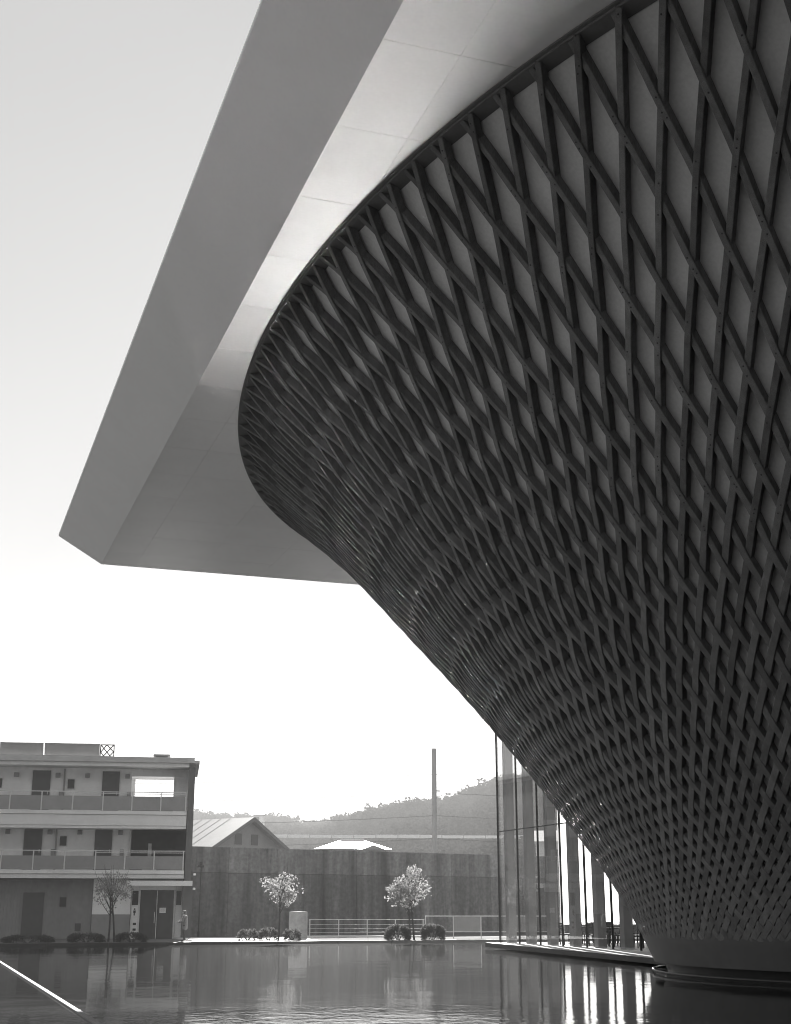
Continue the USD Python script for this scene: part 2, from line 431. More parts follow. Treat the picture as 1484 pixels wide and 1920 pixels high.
# rows of crossings: spacing in height, integrated to a row number L; rows climb slightly round the cone
zz = np.linspace(-2.2, 18.4, 2060)
dzz = np.interp(zz - 1.7, [-3, -.5, .8, 1.2, 3.8, 6.6, 7.3, 8, 11.2, 12.7, 15], [.15, .16, .20, .235, .42, .60, .66, .71, .95, 1.05, 1.1])
LL = np.concatenate([[0], np.cumsum(np.diff(zz) / dzz[:-1])])
LL -= np.interp(11.5 + 1.7, zz, LL)
LofZ = lambda z: np.interp(z, zz, LL)
ZofL = lambda l: np.interp(l, LL, zz)
LEAN = np.concatenate([[0], np.cumsum(np.interp(zz[:-1] - 1.7, [.6, 7, 9.5], [1.47, 1.25, 1.07]) * np.diff(LL))])
LEAN -= np.interp(0, LL, LEAN)
N = 156
STEP = 360.0 / N
PHI0 = 203.17
ZTOP, ZBOT = 16.62, 0.72
cone = thing('lattice_cone', 'upside-down cone of woven dark timber lattice rising from the pool', 'building', loc=(CX, CY, 0))
c0 = np.array([CX, CY, 0.0])


def off_inner(z):
    return np.interp(z - 1.7, [-1.4, -.8, -.45, .5, 3, 6, 15], [.012, .012, -.04, -.125, -.21, -.245, -.26])


def shell(z0, z1, nz, off, nphi=300):
    z = np.linspace(z0, z1, nz)[:, None]
    ph = np.linspace(0, 2 * np.pi, nphi + 1)[None]
    Z, P = np.broadcast_arrays(z, ph)
    o = off(Z) if callable(off) else np.full(Z.shape, off)
    p, _ = S(P, Z, o)
    return MB().grid(p - c0)


inner = shell(1.25, 16.64, 46, off_inner)
put(cone, 'inner_wall', inner, INNER, True)
put(cone, 'base_skirt', shell(0.30, 1.26, 12, lambda z: off_inner(z) + .004), SKIRT, True)
put(cone, 'plinth', shell(-0.2, 0.42, 3, -0.22), DARK, True)
# lip at the foot and flange under the soffit
ph = np.linspace(0, 2 * np.pi, 241)
pts, _ = S(ph, np.full(241, 0.3), np.full(241, 0.07)); pts[:, 2] = 0.07
put(cone, 'basin_lip', MB().tube(pts - c0, 0.035, 6, False), DARK, True)
pts2, nn = S(ph, np.full(241, ZTOP), np.zeros(241))
hor = nn.copy(); hor[:, 2] = 0; hor /= np.linalg.norm(hor, axis=1, keepdims=True)
prof = [(-.36, 16.697), (.09, 16.697), (.09, 16.67), (.012, 16.665), (.012, 16.615), (-.36, 16.615), (-.36, 16.697)]
P = np.stack([np.stack([pts2[:, 0] + hor[:, 0] * r, pts2[:, 1] + hor[:, 1] * r, np.full(241, z)], -1) for r, z in prof], 1)
put(cone, 'rim_ring', MB().grid(P - c0[None, None]), RIMM, 40)


def slat(k, fam):
    """one woven member: fam +1 leans one way, -1 the other"""
    L = np.arange(LL[0], LL[-1], 0.25)
    lean = np.interp(L, LL, LEAN)
    phi = np.radians(PHI0 + STEP * k + (lean - STEP * L if fam > 0 else lean))
    z = ZofL(L) + 1.0 * np.sin(phi - math.radians(205))
    order_ = np.arange(len(z))
    inside = np.where((z > ZBOT) & (z < ZTOP))[0]
    i0, i1 = inside[0], inside[-1]
    fr = lambda i, j, zt: (zt - z[i]) / (z[j] - z[i])
    a0, a1 = fr(i0 - 1, i0, ZBOT), fr(i1, i1 + 1, ZTOP)
    take = np.concatenate([[i0 - 1 + a0], inside, [i1 + a1]])
    L, phi, z = (np.interp(take, order_, q_) for q_ in (L, phi, z))
    n = len(L)
    weave = (0.008 + 0.017 * np.clip((z - 3) / 6, 0, 1)) * np.cos(np.pi * L) * fam
    wid = np.interp(z - 1.7, [-1, 1, 5, 8, 12], [.175, .158, .165, .152, .134])
    dep = np.interp(z - 1.7, [-1, 1, 4, 15], [.11, .145, .18, .225])
    p, nrm = S(phi, z, weave)
    t = np.gradient(p, axis=0); t /= np.linalg.norm(t, axis=1, keepdims=True)
    b = np.cross(nrm, t); b /= np.linalg.norm(b, axis=1, keepdims=True)
    hw = (wid / 2)[:, None]; d = dep[:, None]; c = 0.012
    ring = np.stack([p - b * hw - nrm * d, p - b * hw - nrm * c, p - b * (hw - c), p + b * (hw - c), p + b * hw - nrm * c, p + b * hw - nrm * d], 1)
    m = ring.shape[1]
    idx = np.arange(n * m).reshape(n, m)
    f = []
    nxt = np.roll(idx, -1, axis=1)
    f = np.stack([idx[:-1], nxt[:-1], nxt[1:], idx[1:]], -1).reshape(-1, 4)[:, ::-1]
    ends = [[idx[0, 0], idx[0, 1], idx[0, 4], idx[0, 5]], [idx[-1, 5], idx[-1, 4], idx[-1, 1], idx[-1, 0]]]
    faces = np.vstack([f, ends])
    for l in np.arange(math.ceil(L[0] / 2), math.floor(L[-1] / 2) + 1) * 2 + (0 if fam > 0 else 1):
        for o_ in (-.17, -.09, .10, .19):
            if L[0] < l + o_ < L[-1]:
                q_ = [np.interp(l + o_, L, c_) for c_ in (*p.T, *nrm.T, *b.T, z, phi)]
                if q_[9] > 9.2:
                    bolts.append((np.array(q_[:3]), np.array(q_[3:6]), np.array(q_[6:9]), rb_.uniform(-.025, .025)))
    # does the photograph's side show it?
    v = EYE - p
    facing = (v * nrm).sum(1) > 0
    q = p - EYE
    dep_c = q @ FWD
    u = (q @ RIGHT) / dep_c * 2500; w = (q @ UPV) / dep_c * 2500
    seen = (facing & (dep_c > 1) & (np.abs(u) < 800) & (np.abs(w) < 1020)).sum()
    return ring.reshape(-1, 3) - c0, faces, seen


bolts, rb_ = [], random.Random(3)
allslats = []
for fam in (1, -1):
    for k in range(N):
        allslats.append(slat(k, fam))
order = sorted(range(len(allslats)), key=lambda i: -allslats[i][2])
rest = MB()
for rank, i in enumerate(order):
    v, f, seen = allslats[i]
    if rank < 290 and seen >= 2:
        put(cone, 'lattice_slat', MB().add(v, f), TIMBER, 35)
    else:
        rest.add(v, f)
bm = MB()
for p_, n_, b_, sd in bolts:
    if ((EYE - p_) @ n_) < 0 or rb_.random() < .45:
        continue
    t_ = np.cross(n_, b_)
    c_ = p_ + b_ * sd - c0
    ring = [c_ + .019 * (math.cos(a) * b_ + math.sin(a) * t_) + n_ * h for h in (-.01, .006) for a in np.arange(6) * math.pi / 3]
    bm.add(ring + [c_ + n_ * .006], [[6 + i, 6 + (i + 1) % 6, 12] for i in range(6)])
    bm.add(ring, [[i, (i + 1) % 6, 6 + (i + 1) % 6, 6 + i] for i in range(6)])
put(cone, 'bolt_heads', bm, DARK, kind='stuff')
if rest.n:
    put(cone, 'far_lattice', rest, TIMBER, 35, kind='stuff')

# the museum's main block on the near side of the cone, outside the picture to the right
mbk = thing('main_block', 'dark clad main block of the museum on the near side of the cone', 'building', loc=(34, -10, 0))
for k in range(14):
    put(mbk, 'cladding_panel', MB().cbox(-25 + k * 3.4 + .01, -25 + k * 3.4 + 3.38, 11.6, 11.8, .1, 15.6, .02), DARK)
    put(mbk, 'cladding_fin', MB().box(-25 + k * 3.4 - .04, -25 + k * 3.4 + .04, 11.81, 12.1, .1, 15.6), DARK)
put(mbk, 'core', MB().box(-25, 23, -12, 11.58, .1, 15.7), DARK)
put(mbk, 'tower', MB().box(-30, 23, -22, -12.1, .1, 23), DARK)
put(mbk, 'wing', MB().box(-78, -25.1, -16, 3.5, .1, 15.7), DARK)

# ---------------------------------------------------------------- glazed hall behind the cone
hall = thing('glazed_hall', 'glass walled hall with tall columns standing at the water behind the cone', 'building', loc=(25, 48, 0))
h0 = np.array([25.0, 48.0, 0.0])


def hrel(mb):
    mb.v = [v - h0 for v in mb.v]
    return mb


mb = MB()
poly = [(24.45, 58.5), (21.75, 37.6), (43.0, 37.6), (43.0, 58.5)]
v = [(x, y, z) for z in (.07, .25) for x, y in poly]
mb.add(v, [[3, 2, 1, 0], [4, 5, 6, 7], [0, 1, 5, 4], [1, 2, 6, 5], [2, 3, 7, 6], [3, 0, 4, 7]])
put(hall, 'floor_slab', hrel(mb), STONE)
put(hall, 'slab_edge', hrel(MB().add([(x - .006 if x < 30 else x, y + (.006 if y > 50 else 0), z) for z in (.06, .235) for x, y in poly[:2]], [[0, 1, 3, 2]])), DARK)


def cone_z(x, y):
    z = np.linspace(.3, 16.6, 300)
    a = AK(z)
    r = ((x - CX) / a) ** 2 + ((y - CY) / (a * ratio(z))) ** 2
    i = np.where(r < 1)[0]
    return z[i[0]] if len(i) else 16.69


bays = [58.1 - 2.15 * k for k in range(8)]
for k, u in enumerate(bays[:8]):
    top = min(16.69, cone_z(25.0, u) + .1)
    put(hall, 'mullion', hrel(MB().box(24.97, 25.05, u - .022, u + .022, .25, top)), DARK)
    ctop = min(16.69, cone_z(25.4, u - .33) + .2)
    put(hall, 'column', hrel(MB().cbox(25.22, 25.60, u - .54, u - .18, .25, ctop, .015)), COLM)
    if k < len(bays) - 1:
        u1 = bays[k + 1]
        put(hall, 'pane', hrel(MB().add([(25.0, u1 + .04, .27), (25.0, u - .04, .27), (25.0, u - .04, top - .02), (25.0, u1 + .04, top - .02)], [[0, 1, 2, 3]])), GLASS)
        if top > 5.2:
            put(hall, 'transom', hrel(MB().box(24.985, 25.03, u1 + .025, u - .025, 5.09, 5.13)), DARK)
# end wall toward the retaining wall: clear corner bay, then roller blinds
ex = [25.02, 26.6, 27.9, 31.6, 34.3, 37.0, 39.7, 42.6]
for k in range(len(ex)):
    put(hall, 'mullion', hrel(MB().box(ex[k] - .035, ex[k] + .035, 58.05, 58.15, .25, 16.69 if k < 3 else 9)), DARK)
    if k < len(ex) - 1:
        put(hall, 'pane', hrel(MB().add([(ex[k] + .04, 58.1, .27), (ex[k + 1] - .04, 58.1, .27), (ex[k + 1] - .04, 58.1, 9), (ex[k] + .04, 58.1, 9)], [[3, 2, 1, 0]])), GLASS)
        if k >= 2:
            put(hall, 'roller_blind', hrel(MB().box(ex[k] + .05, ex[k + 1] - .05, 57.88, 57.89, 1.02, 9)), BLIND)
put(hall, 'back_wall', hrel(MB().box(42.8, 43.0, 37.6, 58.4, .25, 16.69)), INNER)
put(hall, 'ceiling', hrel(MB().box(29.0, 42.7, 46, 58.2, 9.0, 9.2)), INNER)


# tables and chairs in the hall
def make_table(label, loc):
    t = thing('hall_table', label, 'table', loc, 0, 'dark tables in the glazed hall')
    put(t, 'table_top', MB().cbox(-.6, .6, -.4, .4, .69, .73, .008), FURN)
    for sx_ in (-1, 1):
        for sy_ in (-1, 1):
            put(t, 'leg', MB().box(sx_ * .54 - .025, sx_ * .54 + .025, sy_ * .34 - .025, sy_ * .34 + .025, 0, .69), FURN)
    return t


def make_chair(label, loc, rz):
    t = thing('hall_chair', label, 'chair', loc, rz, 'slat-backed chairs in the glazed hall')
    put(t, 'seat', MB().cbox(-.22, .22, -.22, .22, .42, .46, .01), FURN)
    for sx_ in (-1, 1):
        put(t, 'leg', MB().box(sx_ * .2 - .02, sx_ * .2 + .02, -.22, -.18, 0, .42), FURN)
        put(t, 'rear_post', MB().hull([(sx_ * .2 + a, .2 + b + c, z) for a in (-.02, .02) for b in (-.02, .02) for z, c in ((0, 0), (.92, .06))]), FURN)
    for z in (.56, .66, .76, .86):
        put(t, 'back_slat', MB().box(-.18, .18, .22 + (z - .46) * .07, .25 + (z - .46) * .07, z - .025, z + .03), FURN)
    return t


tabs = [(27.0, 53.5), (26.9, 50.6), (27.1, 47.7), (29.6, 55.6), (27.0, 44.9)]
tlab = ['dark hall table nearest the clear glass corner', 'dark hall table behind the third column from the glass corner', 'dark hall table between two backlit columns near the cone',
        'dark hall table standing deeper in the hall by the blinds', 'dark hall table closest to the foot of the cone']
t0_ = None
for (x, y), l in zip(tabs, tlab):
    if t0_ is None:
        t0_ = make_table(l, (x, y, .25))
    else:
        dup(t0_, 'hall_table', l, (x, y, .25), rng.uniform(-4, 4), 'dark tables in the glazed hall')
ch0 = None
for (x, y), l in zip(tabs, tlab):
    for k, (dx, dy, rz) in enumerate(((-.85, .15, 90), (.85, -.1, -90), (0.1, .68, 0), (-.15, -.68, 180))):
        side = ['on the pool side of', 'on the inner side of', 'at the far end of', 'at the near end of'][k]
        lab = f'slat-backed dark chair {side} the {l[5:]}'
        lab = ' '.join(lab.split()[:16])
        if ch0 is None:
            ch0 = make_chair(lab, (x + dx, y + dy, .25), rz)
        else:
            dup(ch0, 'hall_chair', lab, (x + dx, y + dy, .25), rz + rng.uniform(-14, 14), 'slat-backed chairs in the glazed hall')

# ---------------------------------------------------------------- the apartment block at left
AZ = -10.01
ap = thing('apartment_block', 'three storey apartment block with open galleries and a row of dark doors', 'building', loc=(14.44, 76.47, GZ), rz=AZ)
SL = -16.0   # left end of what is built


def B(name, *a, mat=RENDERW, c=0, parent=ap, **kw):
    a = list(a); a[4] -= GZ; a[5] -= GZ
    return put(parent, name, (MB().cbox(*a, c) if c else MB().box(*a)), mat, **kw)


# storeys: slabs, walls, parapets (local x runs along the front, 0 at the right corner, y back)
for zb, zt in ((6.18, 6.98), (3.33, 3.77)):
    B('gallery_slab', SL, -.54, 0.0, 1.5, zb, zt - .22, mat=SLABM)
    B('slab_lip', SL, -.54, -.05, 1.45, zt - .2, zt, mat=SLABM)
    if zb > 4:
        B('drip_edge', SL, -.54, .03, 1.4, zb - .16, zb - .01, mat=SLABM)
B('roof_slab', SL, -.5, 0.02, 8.2, 9.45, 9.66, mat=SLABM)
B('eave', SL, .08, -.12, 8.4, 9.67, 9.80, mat=ROOFTOP)
B('roof_sheet', SL, -.2, .4, 8.0, 9.81, 10.02, mat=ROOFTOP)
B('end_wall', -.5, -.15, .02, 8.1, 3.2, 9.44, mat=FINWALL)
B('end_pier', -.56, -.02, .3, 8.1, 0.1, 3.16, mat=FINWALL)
B('canopy', -3.6, -.05, -.35, 1.0, 2.93, 3.2, mat=SLABM)
wy = 1.4
# rear walls of the two galleries, left in one piece up to the open bay
for z0, z1 in ((6.99, 9.44), (3.78, 6.175)):
    B('gallery_wall', SL, -3.72, wy, wy + .2, z0, z1)
B('open_bay_lintel', -3.71, -.51, wy, wy + .2, 9.03, 9.44)
B('open_bay_jamb', -1.33, -.51, wy, wy + .2, 6.99, 9.02)
B('open_bay_sill', -3.71, -1.34, wy, wy + .2, 6.99, 7.80, mat=PARAPET)
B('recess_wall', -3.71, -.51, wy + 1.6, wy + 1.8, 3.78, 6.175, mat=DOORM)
B('recess_side', -3.72, -3.6, wy + .21, wy + 1.6, 3.78, 6.175, mat=RENDERW)
B('back_wall', SL, -3.72, 7.8, 8.0, .1, 9.44)
B('stair_floor', -3.71, -.51, wy + .21, 8.0, 6.2, 6.9, mat=SLABM)
# doors and small things on the two galleries
for fl, (zt, zb) in enumerate(((9.28, 6.99), (6.12, 3.78))):
    sh = 0.0 if fl == 0 else -.22
    for x0, x1 in ((-13.2, -12.2), (-9.27, -8.27), (-5.38, -4.41)):
        d = B('door', x0 + sh, x1 + sh, wy - .03, wy - .004, zb, zt, mat=DOORM)
        put(ap, 'door_frame', MB().box(x0 + sh - .06, x0 + sh - .005, wy - .05, wy - .002, zb - GZ, zt - GZ).box(x1 + sh + .005, x1 + sh + .06, wy - .05, wy - .002, zb - GZ, zt - GZ), SLABM)
        put(ap, 'door_handle', MB().box(x1 + sh - .14, x1 + sh - .1, wy - .09, wy - .03, zb + .95 - GZ, zb + 1.15 - GZ), STEEL)
    for x0, x1 in ((-11.3, -10.93), (-7.3, -6.93)):
        put(ap, 'window', MB().box(x0 + sh, x1 + sh, wy - .02, wy - .004, zt - 1.0 - GZ, zt - .48 - GZ), DARK)
        put(ap, 'window_frame', MB().box(x0 + sh - .05, x1 + sh + .05, wy - .04, wy - .003, zt - 1.05 - GZ, zt - 1.005 - GZ).box(x0 + sh - .05, x1 + sh + .05, wy - .04, wy - .003, zt - .475 - GZ, zt - .43 - GZ).box(x0 + sh - .05, x0 + sh - .004, wy - .04, wy - .003, zt - 1.004 - GZ, zt - .476 - GZ).box(x1 + sh + .004, x1 + sh + .05, wy - .04, wy - .003, zt - 1.004 - GZ, zt - .476 - GZ), SLABM)
    for x in (-10.3, -8.0, -6.35, -4.1):
        put(ap, 'vent_hood', MB().hull([(x + sh + a, wy - .005 - b, zt - .12 - c - GZ) for a in (0, .26) for b, c in ((0, 0), (.16, .06), (.2, .26), (0, .26))]), PARAPET)
    for x in (-7.75, -3.95):
        put(ap, 'meter_box', MB().cbox(x + sh, x + sh + .22, wy - .12, wy - .004, zb + .75 - GZ, zb + 1.15 - GZ, .01), PARAPET)
    put(ap, 'drain_pipe', MB().tube([(-7.5 + sh, wy - .06, zb - GZ), (-7.5 + sh, wy - .06, zt + .1 - GZ)], .045, 8), PARAPET)
# parapets: posts, panels, rails
posts3 = [-15.4, -13.68, -11.97, -10.26, -8.55, -6.86, -5.2, -3.6, -2.0, -.58]
for fl, (z0, z1, zr) in enumerate(((6.99, 7.78, 7.99), (3.78, 4.53, 4.78))):
    sh = 0 if fl == 0 else -.22
    for i, x in enumerate(posts3):
        x_ = x + (sh if i < len(posts3) - 1 else -.03)
        B('rail_post', x_ - .03, x_ + .03, -.02, .04, z0, zr, mat=RAILM)
        if i < len(posts3) - 1:
            xn = posts3[i + 1] + (sh if i + 1 < len(posts3) - 1 else -.03)
            B('parapet_panel', x_ + .034, xn - .034, .0, .03, z0 + .02, z1, mat=PARAPET)
    B('top_rail', SL, -.52, -.01, .03, zr + .002, zr + .045, mat=RAILM)
    B('lower_rail', -5.4, -.62, .005, .03, zr - .09, zr - .06, mat=RAILM)
B('recess_light', -2.62, -2.42, 1.9, 2.1, 3.9, 5.3, mat=SLABM)
B('recess_bench', -2.9, -2.1, 1.5, 1.9, 3.8, 4.25, mat=SLABM)
# ground floor
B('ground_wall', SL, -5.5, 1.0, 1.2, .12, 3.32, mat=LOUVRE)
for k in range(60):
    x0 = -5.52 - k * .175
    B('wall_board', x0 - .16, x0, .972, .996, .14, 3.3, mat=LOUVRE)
for x0, x1 in ((-9.24, -8.11), (-13.4, -12.3)):
    B('ground_door', x0, x1, .93, .952, .13, 2.58, mat=DOORM)
B('ground_window', -7.26, -6.92, .93, .952, 1.83, 2.33, mat=DARK)
B('ground_window', -6.35, -6.05, .93, .952, .55, .95, mat=DOORM)
B('porch_wall', -5.48, -3.4, .9, 1.2, 1.42, 3.3, mat=RENDERW)
B('porch_wall_base', -5.48, -3.4, .85, 1.2, .12, 1.41, mat=PARAPET)
B('entrance_wall', -3.38, -2.96, 1.0, 1.15, .12, 3.3, mat=RENDERW)
B('entrance_wall', -.93, -.57, 1.0, 1.15, .12, 3.3, mat=RENDERW)
B('entrance_head', -2.95, -.94, 1.0, 1.15, 2.72, 3.3, mat=RENDERW)
for x0, x1 in ((-2.88, -1.98), (-1.93, -1.03)):
    B('entrance_door', x0, x1, 1.03, 1.08, .13, 2.68, mat=DOORM)
for x in (-2.93, -.985):
    B('door_frame', x - .045, x + .045, .96, 1.08, .12, 2.71, mat=SLABM)
B('door_stile', -1.975, -1.935, .99, 1.06, .12, 2.7, mat=SLABM)
put(ap, 'pull_handle', MB().tube([(-2.06, .96, .95 - GZ), (-2.06, .96, 1.55 - GZ)], .022, 8), STEEL)
B('side_light', -3.33, -3.0, .975, .995, 1.92, 2.68, mat=DARK)
B('side_light', -.9, -.62, .975, .995, 1.92, 2.68, mat=DARK)
for z in (.55, .85):
    B('letter_slot', -3.22, -3.05, .98, .996, z, z + .12, mat=DARK)
# rooftop
for k, (x0, x1) in enumerate(((-15.9, -11.4), (-11.34, -8.9), (-8.84, -5.7))):
    pts = [(x, 2.6 + a, z - GZ) for x in (x0, x1) for a, z in ((0, 10.25), (0, 10.3), (-.25, 10.95), (-.25, 10.9))]
    put(ap, 'solar_panel', MB().hull(pts), PARAPET)
B('roof_curb', SL, -4.9, 1.9, 2.2, 10.03, 10.2, mat=PARAPET)
tr = MB()
for a, b in (((-5.65, 10.05), (-4.9, 10.9)), ((-4.9, 10.05), (-5.65, 10.9)), ((-5.65, 10.05), (-5.65, 10.93)), ((-4.88, 10.05), (-4.88, 10.93)), ((-5.65, 10.9), (-4.88, 10.9)), ((-5.3, 10.05), (-4.9, 10.5)), ((-5.65, 10.45), (-5.3, 10.9)), ((-5.65, 10.5), (-5.3, 10.05)), ((-5.3, 10.9), (-4.9, 10.5))):
    tr.tube([(a[0], 2.4, a[1] - GZ), (b[0], 2.4, b[1] - GZ)], .035, 6)
put(ap, 'rack_brace', tr, DARK)
put(ap, 'roof_vent', MB().cbox(-2.45, -1.75, 1.6, 2.3, 10.03 - GZ, 10.2 - GZ, .02).cbox(-2.58, -1.62, 1.5, 2.4, 10.205 - GZ, 10.32 - GZ, .03), PARAPET)
put(ap, 'wall_lamp', MB().cbox(-.02, .12, .05, .2, 3.5 - GZ, 3.62 - GZ, .02), WHITE)
put(ap, 'wall_lamp', MB().cbox(-.02, .12, .05, .2, 2.72 - GZ, 2.84 - GZ, .02), WHITE)
# signs
sg = thing('restroom_sign', 'small white sign with a dark standing figure left of the double door', 'sign', loc=(14.44, 76.47, GZ), rz=AZ)
put(sg, 'sign_board', MB().cbox(-3.33, -3.0, .955, .985, 1.30 - GZ, 1.82 - GZ, .006), WHITE)
fig = MB()
th = np.linspace(0, 2 * np.pi, 15)[:-1]
fig.add(np.vstack([[[-3.165, .95, 1.70 - GZ]], np.stack([-3.165 + .045 * np.cos(th), np.full(14, .95), 1.70 - GZ + .045 * np.sin(th)], 1)]), [[0, 1 + i, 1 + (i + 1) % 14] for i in range(14)])
fig.box(-3.235, -3.095, .948, .954, 1.50 - GZ, 1.63 - GZ).box(-3.205, -3.17, .948, .954, 1.36 - GZ, 1.499 - GZ).box(-3.16, -3.125, .948, .954, 1.36 - GZ, 1.499 - GZ)
put(sg, 'figure', fig, DARK)
pn = thing('paper_notice', 'white paper notice taped to the right leaf of the dark double door', 'notice', loc=(14.44, 76.47, GZ), rz=AZ)
put(pn, 'sheet', MB().box(-1.8, -1.44, 1.018, 1.022, 1.49 - GZ, 1.77 - GZ), WHITE)
lines = MB()
for k in range(4):
    lines.box(-1.75, -1.5 - .03 * (k % 2), 1.014, 1.0165, 1.7 - .05 * k - GZ, 1.712 - .05 * k - GZ)
put(pn, 'print', lines, PARAPET)

# ---------------------------------------------------------------- retaining wall of concrete panels
WA, WB = np.array([15.9, 84.4]), np.array([39.3, 91.15])
wd = (WB - WA) / np.linalg.norm(WB - WA)
wang = math.degrees(math.atan2(wd[1], wd[0]))
rw = thing('retaining_wall', 'long stained concrete retaining wall of tall panels beyond the pool', 'wall', loc=(WA[0], WA[1], 0), rz=wang)
xw = -8.0
while xw < 44:
    w_ = rng.choice([2.6, 2.65, 3.5])
    for z0, z1 in ((0, 3.85), (3.87, 5.43)):
        put(rw, 'wall_panel', MB().cbox(xw + .006, xw + w_ - .006, rng.uniform(0, .012) - (.03 if z0 == 0 else 0), .3, z0, z1, .012), CONC if z0 == 0 else CONC_TOP)
    xw += w_
put(rw, 'wall_core', MB().box(-8, 44, .29, .8, -.2, 5.36), CONC)

# fence in front of the wall
fe = thing('low_fence', 'pale tube railing on a bright kerb in front of the retaining wall', 'fence', loc=(21.4, 77.2, GZ), rz=-1)
for k in range(5):
    put(fe, 'post', MB().tube([(k * 1.72, 0, 0), (k * 1.72, 0, 1.02)], .028, 8), RAILM)
for z in (.3, .5, .72, 1.0):
    put(fe, 'rail', MB().tube([(-.05, 0, z), (6.95, 0, z)], .024 if z > .9 else .013, 6), RAILM)
put(fe, 'kerb', MB().cbox(-.3, 7.1, -.18, .18, -.05, .12, .02), STONE)
fe2 = thing('tall_fence', 'taller mesh railing nearer the pool right of the trees', 'fence', loc=(27.0, 73.2, GZ), rz=-18)
for k in range(6):
    put(fe2, 'post', MB().box(k * 1.55 - .025, k * 1.55 + .025, -.025, .025, 0, 1.18), RAILM)
put(fe2, 'rail', MB().box(-.03, 7.8, -.02, .02, 1.182, 1.23), RAILM)
put(fe2, 'rail', MB().box(-.03, 7.8, -.015, .015, .35, .38), RAILM)
for k in range(5):
    if k in (1, 3):
        put(fe2, 'infill_panel', MB().box(k * 1.55 + .03, k * 1.55 + 1.52, -.008, .008, .4, 1.15), PARAPET)
sb = thing('stone_block', 'pale upright stone block beside the left round-crowned tree', 'stone', loc=(19.75, 73.6, .19), rz=-20)
n_ = 7
g = np.array([[[x, y, z] for z in np.linspace(-.05, 1.36, 6)] for x, y in [(-.48, -.3), (-.16, -.34), (.16, -.34), (.48, -.3), (.48, .3), (0, .34), (-.48, .3), (-.48, -.3)]])
g[..., :2] *= 1 + .05 * (meshkit.noise(g * 2.3, 3)[..., None] - .5)
sm = MB().grid(g); top = g[:-1, -1]; sm.add(np.vstack([top, top.mean(0)[None] + [0, 0, .02]]), [[i, (i + 1) % 7, 7] for i in range(7)])
put(sb, 'block', sm, grey('weathered_stone', 0.34, 0.9, 0.25, 4, bump=0.5))
lp = thing('lamp_post', 'thin dark lamp post against the wall beside the apartment block', 'lamp post', loc=(15.4, 79.3, GZ))
put(lp, 'pole', MB().tube([(0, 0, 0), (0, 0, 3.9)], [.05, .035], 8), DARK)
put(lp, 'lamp_head', MB().cbox(-.22, .14, -.1, .1, 3.9, 4.02, .02).cbox(-.1, .06, -.06, .06, 4.025, 4.22, .02), DARK)
put(lp, 'base', MB().tube([(0, 0, 0), (0, 0, .35)], .085, 8), DARK)


# ---------------------------------------------------------------- trees and shrubs on the bank
def leaf_cloud(pts, size, seed, up=.3):
    r = np.random.RandomState(seed)
    n = len(pts)
    a = r.normal(size=(n, 3)); a /= np.linalg.norm(a, axis=1, keepdims=True)
    b = np.cross(a, r.normal(size=(n, 3))); b /= np.linalg.norm(b, axis=1, keepdims=True)
    s = size * r.uniform(.6, 1.3, (n, 1))
    p = pts
    v = np.stack([p - a * s * .5, p + b * s * .28, p + a * s * .5, p - b * s * .28], 1).reshape(-1, 3)
    f = np.arange(n * 4).reshape(n, 4)
    return MB().add(v, f)


def ornamental(label, loc, h, crown_c, crown_r, nleaf, seed, stems=1, gap=.45, lsize=.13, lm=None):
    r = np.random.RandomState(seed)
    t = thing('ornamental_tree', label, 'tree', loc, 0, 'small trees on the far pool bank')
    tips = []
    tk = MB()
    for s_ in range(stems):
        off = (s_ - (stems - 1) / 2) * .42
        base = np.array([off * .6, 0, -.02]); topp = np.array([crown_c[0] + off * .3, crown_c[1], crown_c[2] - crown_r * .35])
        ms = np.linspace(0, 1, 8)[:, None]
        p = base * (1 - ms) + topp * ms + np.sin(ms * 3 + s_) * np.array([[.05, .04, 0]])
        tk.tube(p, np.linspace(.055, .03, 8), 7)
        for k in range(11):
            f0 = p[r.randint(4, 8)]
            d = r.normal(size=3); d[2] = abs(d[2]) * .9 + .15; d /= np.linalg.norm(d)
            e = np.array(crown_c) + d * crown_r * np.array([1, 1, 1.05]) * r.uniform(.6, .95)
            mid = (f0 + e) / 2 + r.normal(size=3) * .07
            tk.tube([f0, mid, e], [.022, .014, .006], 5)
            tips += [e, mid, (mid + e) / 2]
    put(t, 'trunk', tk, TRUNK, 40)
    tips = np.array(tips)
    lobes = []
    for k in range(8):
        d = r.normal(size=3); d[2] *= .8; d /= np.linalg.norm(d)
        lobes.append((np.array(crown_c) + d * crown_r * r.uniform(.35, .72), crown_r * r.uniform(.30, .52)))
    lobes.append((np.array(crown_c), crown_r * .6))
    P = []
    while len(P) < nleaf:
        d = r.normal(size=3); d /= np.linalg.norm(d)
        lb = lobes[r.randint(len(lobes))]
        q = lb[0] + d * lb[1] * r.uniform(.3, 1.05) ** .6
        nz = meshkit.noise(q[None] * 2.6 + seed * 3.1, seed)[0]
        near = np.min(np.linalg.norm(tips - q, axis=1))
        if nz > gap and (near < .34 * crown_r or r.rand() < .3):
            P.append(q)
    put(t, 'crown', leaf_cloud(np.array(P), lsize, seed), lm or LEAF)
    return t


ornamental('sparse two-stemmed tree in front of the apartment block porch', (9.4, 71.3, GZ), 3.6, (-.1, 0, 2.65), 1.3, 760, 3, stems=2, gap=.48, lsize=.13, lm=BLOSSOM)
ornamental('backlit tree with loose pale crown just left of the stone block', (18.0, 71.0, GZ + .03), 3.6, (0, 0, 2.66), 1.18, 1250, 5, stems=1, gap=.40, lsize=.14)
ornamental('backlit tree with round pale crown between two hedge balls', (25.15, 70.4, GZ), 3.6, (-.1, 0, 2.6), 1.42, 2100, 9, stems=2, gap=.34, lsize=.14)


